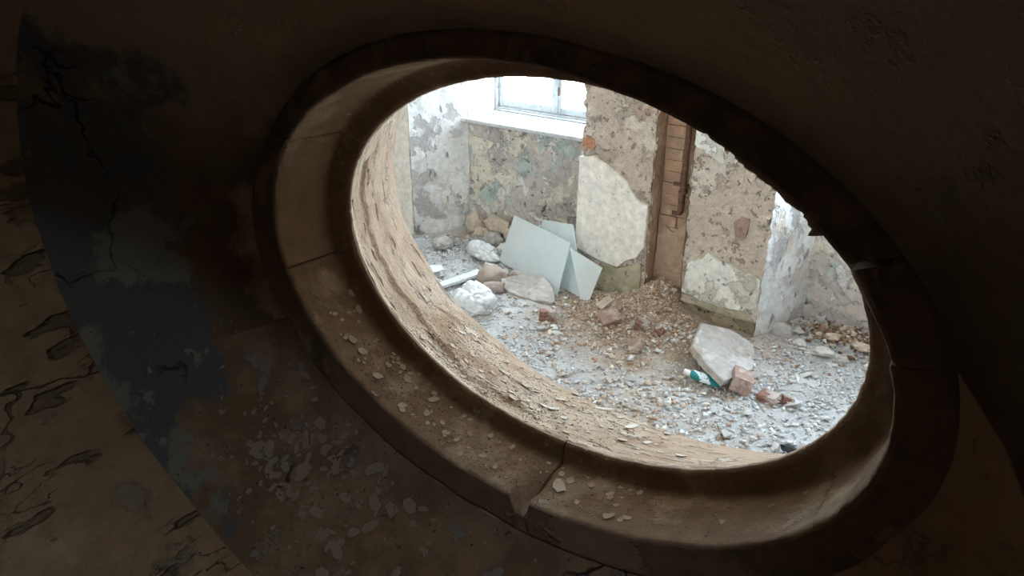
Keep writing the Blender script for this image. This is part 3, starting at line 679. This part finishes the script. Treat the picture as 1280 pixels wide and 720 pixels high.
# ------------------------------------------------------------------ loose rubble pieces
def hull(seed, s, n=9):
    r = random.Random(seed); bm = bmesh.new()
    for i in range(n):
        u = Vector((r.gauss(0, 1), r.gauss(0, 1), r.gauss(0, 1))).normalized() * r.uniform(.8, 1.0)
        bm.verts.new((u.x * s[0], u.y * s[1], u.z * s[2]))
    res = bmesh.ops.convex_hull(bm, input=bm.verts[:])
    bmesh.ops.delete(bm, geom=[g for g in res['geom_interior'] if isinstance(g, bmesh.types.BMVert)], context='VERTS')
    return bm
def proto_set(m, tagname, n=6, flat=(.38, .6)):
    out = []
    for i in range(n):
        rr = random.Random(hash((tagname, i)) % 1000 if False else i * 17 + len(tagname))
        bm = hull(i * 7 + len(tagname) * 31, (1, rr.uniform(.6, .9), rr.uniform(*flat)))
        me = from_bm(tagname, bm); me.materials.append(M[m]); out.append(me)
    return out
PR = {k: proto_set(k, k) for k in ('pale_chunk', 'grey_chunk', 'beige_chunk', 'red_brick', 'pink_brick', 'dark_chunk')}
# convex-hull triangles of the chip shapes for the joined small stuff
def tri_shape(seed, s, n=8):
    bm = hull(seed, s, n); bmesh.ops.triangulate(bm, faces=bm.faces[:]); bmesh.ops.recalc_face_normals(bm, faces=bm.faces)
    bm.verts.index_update(); V = np.array([v.co[:] for v in bm.verts]); F = np.array([[q.index for q in fa.verts] for fa in bm.faces]); bm.free(); return V, F
CH = [tri_shape(100 + i, (1, .5 + .4 * ((i * 37) % 10) / 10, .22 + .4 * ((i * 53) % 10) / 10)) for i in range(14)]
rng = np.random.default_rng(5)
def euler_mats(n, tilt):
    az = rng.uniform(0, 2 * np.pi, n); tx = rng.normal(0, tilt, n); ty = rng.normal(0, tilt, n)
    def Rz(a): c, s = np.cos(a), np.sin(a); o = np.zeros_like(a); i = np.ones_like(a); return np.stack([np.stack([c, -s, o], -1), np.stack([s, c, o], -1), np.stack([o, o, i], -1)], -2)
    def Rx(a): c, s = np.cos(a), np.sin(a); o = np.zeros_like(a); i = np.ones_like(a); return np.stack([np.stack([i, o, o], -1), np.stack([o, c, -s], -1), np.stack([o, s, c], -1)], -2)
    def Ry(a): c, s = np.cos(a), np.sin(a); o = np.zeros_like(a); i = np.ones_like(a); return np.stack([np.stack([c, o, s], -1), np.stack([o, i, o], -1), np.stack([-s, o, c], -1)], -2)
    return Rz(az) @ Rx(tx) @ Ry(ty)
def stuff(name, P, S, C, mats, m, parent=None):
    """joins many small pieces: P positions, S sizes, C colours, mats rotations"""
    Vs, Fs, Cs, off = [], [], [], 0
    kinds = rng.integers(0, len(CH), len(P))
    for k, (V, F) in enumerate(CH):
        idx = np.where(kinds == k)[0]
        if not len(idx): continue
        vv = np.einsum('nij,vj->nvi', mats[idx], V) * S[idx, None, None] + P[idx, None, :]
        n, nv = len(idx), len(V)
        Vs.append(vv.reshape(-1, 3)); Fs.append((F[None] + (np.arange(n) * nv)[:, None, None] + off).reshape(-1, 3)); off += n * nv
        Cs.append(np.repeat(C[idx], nv, 0))
    V = np.concatenate(Vs); F = np.concatenate(Fs); C = np.concatenate(Cs)
    me = bpy.data.meshes.new(name); me.vertices.add(len(V)); me.vertices.foreach_set('co', V.ravel())
    me.loops.add(F.size); me.loops.foreach_set('vertex_index', F.ravel().astype(np.int32))
    me.polygons.add(len(F)); me.polygons.foreach_set('loop_start', np.arange(0, F.size, 3, dtype=np.int32)); me.polygons.foreach_set('loop_total', np.full(len(F), 3, dtype=np.int32))
    me.update(calc_edges=True)
    ca = me.color_attributes.new('col', 'FLOAT_COLOR', 'POINT'); ca.data.foreach_set('color', np.c_[C, np.ones(len(C))].ravel().astype(np.float32))
    o = link(name, me, parent, [m]); o['kind'] = 'stuff'; return o
def floor_pick(n):
    """random floor points inside the part of the room that the opening shows"""
    out = []
    while len(out) < n:
        x, y = random.uniform(-4.1, .1), random.uniform(1.3, 4.15)
        if y > 3.74 and (x < -3.9 or -2.5 < x < -1.98 or -1.70 < x < -1.2): continue
        if x < -3.2 - (2.4 - y) * .2 and y < 2.6: continue
        if fbm((x * 2.2, y * 2.2, 9), 3) < random.uniform(-.5, .25): continue
        out.append((x, y))
    return out
GREY = np.array([(.66, .655, .65), (.72, .72, .72), (.58, .565, .55), (.77, .77, .775), (.62, .595, .57)])
BRN = np.array([(.58, .44, .33), (.66, .54, .43), (.50, .34, .24), (.76, .67, .58), (.56, .40, .31)])
def chipcols(pts):
    C = np.zeros((len(pts), 3))
    for i, (x, y) in enumerate(pts):
        d = dustf(x, y); src = BRN if random.random() < d * .95 else GREY
        C[i] = src[random.randrange(5)] * random.uniform(.85, 1.08)
    return C
pts = floor_pick(19000)
S = np.clip(rng.lognormal(np.log(.0098), .45, len(pts)), .004, .027)
P = np.array([(x, y, hf(x, y)) for x, y in pts]); P[:, 2] += S * .3
stuff('rubble_gravel', P, S, chipcols(pts), euler_mats(len(pts), .35), M['chip'], fl)['label'] = 'fine grey and brown gravel covering the whole floor'
pts = [p for p in floor_pick(5200)]
S = np.clip(rng.lognormal(np.log(.017), .32, len(pts)), .010, .034)
P = np.array([(x, y, hf(x, y)) for x, y in pts]); P[:, 2] += S * .30
stuff('rubble_chips', P, S, chipcols(pts), euler_mats(len(pts), .3), M['chip'], fl)['label'] = 'loose plaster and brick chips strewn over the floor'
pts = []
while len(pts) < 3200:
    x, y = random.gauss(-1.95, .26), random.gauss(3.58, .17)
    if y < 3.76 or (-1.95 < x < -1.73 and y < 3.9): pts.append((x, y))
S = np.clip(rng.lognormal(np.log(.0095), .42, len(pts)), .004, .026)
P = np.array([(x, y, hf(x, y)) for x, y in pts]); P[:, 2] += S * .45
stuff('heap_crumbs', P, S, np.array([BRN[[0, 1, 3, 3, 1, 2, 4][random.randrange(7)]] * random.uniform(.9, 1.12) for _ in pts]), euler_mats(len(pts), .5), M['chip'], fl)['label'] = 'brown and pink crumbs of the heap at the foot of the pillar'
pts = [(random.gauss(-.80, .17), random.gauss(4.06, .07)) for _ in range(500)]; pts = [p for p in pts if p[1] < 4.17]
S = np.clip(rng.lognormal(np.log(.012), .5, len(pts)), .005, .035)
P = np.array([(x, y, hf(x, y)) for x, y in pts]); P[:, 2] += S * .5
stuff('corner_crumbs', P, S, np.array([[(.26, .15, .09), (.42, .30, .20), (.20, .12, .08), (.62, .52, .42)][random.randrange(4)] for _ in pts]), euler_mats(len(pts), .6), M['chip'], fl)['label'] = 'dark brown crumbs piled in the right niche corner'
def zone(x, y):
    if dustf(x, y) > .45 and -2.6 < x < -1.2: return ('chunk in the reddish heap at the foot of the pillar', 'chunks of the heap', ('beige_chunk', 'beige_chunk', 'beige_chunk', 'pink_brick', 'pale_chunk', 'pale_chunk'))
    if y > 3.75: return ('chunk in the debris along the niche walls', 'chunks along the niche walls', ('beige_chunk', 'grey_chunk', 'pale_chunk'))
    if x < -2.05: return ('plaster chunk in the bluish loose rubble at the left', 'plaster chunks at the left', ('pale_chunk', 'pale_chunk', 'grey_chunk'))
    if x < -1.25: return ('plaster chunk on the floor in front of the heap', 'plaster chunks before the heap', ('grey_chunk', 'pale_chunk', 'beige_chunk'))
    return ('plaster chunk on the bright dusty floor at the right', 'plaster chunks at the right', ('pale_chunk', 'pale_chunk', 'grey_chunk'))
keep = [(-1.955, 3.40, .11), (-.925, 3.205, .1), (-2.885, 3.42, .12), (-2.80, 3.545, .1), (-2.285, 3.235, .09), (-3.05, 3.25, .15), (-1.235, 3.14, .13), (-1.065, 3.245, .12), (-1.27, 3.42, .25), (-2.75, 3.10, .16), (-2.6, 3.45, .2)]
cnt = 0
for x, y in floor_pick(900):
    if cnt >= 290: break
    if any(math.hypot(x - a, y - b) < r for a, b, r in keep): continue
    # seen through the oval: line from the eye to the point crosses the wall inside the rim
    tt = YE / y; ax = (x * tt - CX) / .52; az = ((2.0 * (1 - tt)) - CZ) / (.52 * ASP)
    if ax * ax + az * az > 1: continue
    lab, grp, ms = zone(x, y)
    s = min(.050, max(.018, random.lognormvariate(math.log(.025), .36)))
    mk = random.choice(ms); me = random.choice(PR[mk]); tn = {'pale_chunk': 'pale', 'grey_chunk': 'grey', 'beige_chunk': 'beige', 'red_brick': 'dark red', 'pink_brick': 'pinkish'}[mk]; sz = 'larger ' if s > .028 else 'small '
    lab = sz + tn + ' ' + lab; grp = sz + tn + ' ' + grp
    o = bpy.data.objects.new('rubble_chunk', me); COL.objects.link(o)
    o.location = (x, y, hf(x, y) + s * .36); o.scale = (s, s, s); o.rotation_euler = (random.gauss(0, .25), random.gauss(0, .25), random.uniform(0, 6.28))
    tag(o, lab, 'rubble chunk', grp); cnt += 1
# debris on the window sill
for i in range(30):
    s = random.uniform(.010, .028); o = bpy.data.objects.new('sill_flake', random.choice(PR['beige_chunk' if i % 3 else 'dark_chunk'])); COL.objects.link(o)
    o.location = (-3.72 + random.random() ** 1.6 * .5, random.uniform(4.30, 4.52), .885 + s * .2); o.scale = (s, s, s * .5); o.rotation_euler = (0, 0, random.uniform(0, 6))
    tag(o, 'crumb of fallen plaster on the left end of the window sill', 'plaster crumb', 'plaster crumbs on the sill')

# ------------------------------------------------------------------ flakes lying on the opening's own surfaces
def flake_mesh(seed, m, n=9, lx=1, ly=.7, thick=.08, curl=.12):
    r = random.Random(seed); v, f = [], []
    ring = []
    for k in range(n):
        a = 2 * math.pi * (k + r.uniform(-.3, .3)) / n; q = r.uniform(.72, 1.08)
        ring.append((lx * q * math.cos(a), ly * q * math.sin(a)))
    for z in (thick, 0):
        for x, y in ring: v.append((x, y, z + curl * (x * x * .8 + y * y * .4) + r.uniform(-.02, .02)))
    v.append((0, 0, thick)); c = 2 * n
    for k in range(n):
        f.append((k, (k + 1) % n, c)); f.append((k, n + k, n + (k + 1) % n, (k + 1) % n))
    f.append(tuple(n + k for k in range(n))[::-1])
    me = mesh('flake', v, f); me.materials.append(M[m]); return me
FT = [flake_mesh(i, 'flake_tan') for i in range(6)]; FP = [flake_mesh(20 + i, 'flake_pale', 8, 1, .6) for i in range(5)]; FD = [flake_mesh(40 + i, 'flake_dark', 5 + i % 3, 1, .75, .04, .05) for i in range(6)]
def on_rows(rows, th, t, n=NTH):
    k = int(round((th % (2 * math.pi)) / (2 * math.pi) * n)) % n; j = int(t * (len(rows) - 2))
    p = rows[j][k]; a = rows[j + 1][k] - p; b = rows[j][(k + 1) % n] - p
    nr = a.cross(b).normalized()
    c = Vector((CX, p.y, CZ))
    if nr.dot(c - p) < 0: nr = -nr
    return p, nr
def put(name, me, p, nr, s, label, cat, grp, spin=None, sx=1.0, lift=.1):
    o = bpy.data.objects.new(name, me); COL.objects.link(o)
    q = nr.to_track_quat('Z', 'Y') @ Euler((random.gauss(0, .08), random.gauss(0, .08), random.uniform(0, 6.28) if spin is None else spin)).to_quaternion()
    o.rotation_mode = 'QUATERNION'; o.rotation_quaternion = q; o.location = p + nr * s * lift; o.scale = (s * sx, s, s)
    return tag(o, label, cat, grp)
rf = random.Random(12)
for i in range(170):
    th = R(rf.triangular(-140, -66, -108)); t = rf.betavariate(1.5, 1.4)
    p, nr = on_rows(rv_rows, th, t)
    s = min(.013, max(.003, rf.lognormvariate(math.log(.0056), .45)))
    d = math.degrees(th); reg = 'left slope' if d < -118 else 'middle' if d < -92 else 'right end'; dp = 'near the bright rim' if t > .62 else 'half way in' if t > .3 else 'by the far edge'; tone = rf.random() < .3
    put('paint_flake', rf.choice(FP if tone else FT), p, nr, s, ('pale' if tone else 'tan') + ' paint flake on the ' + reg + ' of the lower reveal, ' + dp, 'paint flake', ('pale' if tone else 'tan') + ' reveal flakes, ' + reg + ', ' + dp)
for th, t, s, sx, sp, lab in [(-97.8, .58, .013, 1.5, 1.5, 'rectangular cream paint flake on the lower reveal'), (-85.7, .24, .0135, 2.6, 1.45, 'long torn cream paint flake on the lower reveal'), (-93.5, .06, .015, 1.7, .9, 'cream flake at the far edge of the lower reveal'), (-100.5, .3, .010, 1.3, .9, 'rounded cream flake farther in than the rectangular one'), (-77.5, .5, .010, 1.6, 1.2, 'small cream flake low on the reveal, right of the long torn one')]:
    p, nr = on_rows(rv_rows, R(th), t)
    put('paint_flake', FP[int(abs(th)) % 5], p, nr, s, lab, 'paint flake', 'large paint flakes on the reveal', sp, sx)
led = lathe_pts(seg((.537, .872), (.541, .771), 14), .008, 7, None, 20, NTH)
for i in range(90):
    d = rf.uniform(-152, -62); th = R(d); p, nr = on_rows(led, th, rf.uniform(.05, .95)); reg = 'upper left' if d < -130 else 'left' if d < -108 else 'middle' if d < -86 else 'right'
    s = min(.012, max(.003, rf.lognormvariate(math.log(.0055), .45)))
    put('ledge_flake', rf.choice(FT), p, nr, s, 'small paint flake on the ' + reg + ' part of the brown stepped ledge', 'paint flake', reg + ' ledge flakes')
p, nr = on_rows(led, R(-81.2), .55); put('ledge_flake', FP[2], p, nr, .019, 'largest pale flake on the ledge, right of the gap', 'paint flake', 'large paint flakes on the ledge', .2, 1.15)
for i in range(190):
    if i < 80: d, t = rf.gauss(-122, 5), rf.gauss(.46, .12)
    else: d, t = rf.triangular(-150, -76, -112), rf.uniform(.08, .85)
    t = min(.95, max(.05, t)); p, nr = on_rows(sp_rows, R(d), t)
    s = min(.019, max(.003, rf.lognormvariate(math.log(.0062), .55)))
    reg = 'in the pale cluster' if i < 80 else 'left of the cluster' if d < -124 else 'below the ledge' if t < .35 else 'near the lower frame edge'
    put('splay_flake', rf.choice(FD), p, nr, s, (sz := 'large' if s > .009 else 'medium' if s > .0058 else 'tiny') + ' grubby paint flake on the dark lower splay, ' + reg, 'paint flake', sz + ' splay flakes ' + reg, None, rf.uniform(1, 1.6), .03)
def dust_on(rows, n, t0, t1, a0, a1, smin, smax, cols, name, label):
    P, S, Ms = [], [], []
    for i in range(n):
        p, nr = on_rows(rows, R(rf.triangular(a0, a1, (a0 + a1) / 2)), rf.uniform(t0, t1)); s = min(smax, max(smin, rf.lognormvariate(math.log(smin * 1.6), .4)))
        P.append((p + nr * s * .15)[:]); S.append(s)
        Ms.append(np.array((nr.to_track_quat('Z', 'Y') @ Euler((rf.gauss(0, .2), rf.gauss(0, .2), rf.uniform(0, 6))).to_quaternion()).to_matrix()))
    C = np.array([cols[rf.randrange(len(cols))] for _ in range(n)])
    stuff(name, np.array(P), np.array(S), C, np.array(Ms), M['chip'], wf)['label'] = label
dust_on(rv_rows, 1800, .1, 1, -150, -72, .0014, .004, [(.58, .45, .34), (.5, .36, .25), (.66, .56, .46)], 'reveal_grit', 'fine tan grit on the lower reveal of the opening')
dust_on(led, 700, 0, 1, -160, -40, .0013, .004, [(.44, .33, .23), (.36, .25, .17), (.55, .46, .37)], 'ledge_grit', 'fine brown grit on the stepped ledge')
dust_on(sp_rows, 1400, 0, 1, -170, -60, .0016, .005, [(.24, .18, .12), (.32, .28, .23), (.17, .12, .08)], 'splay_grit', 'fine dark grit on the lower splay')
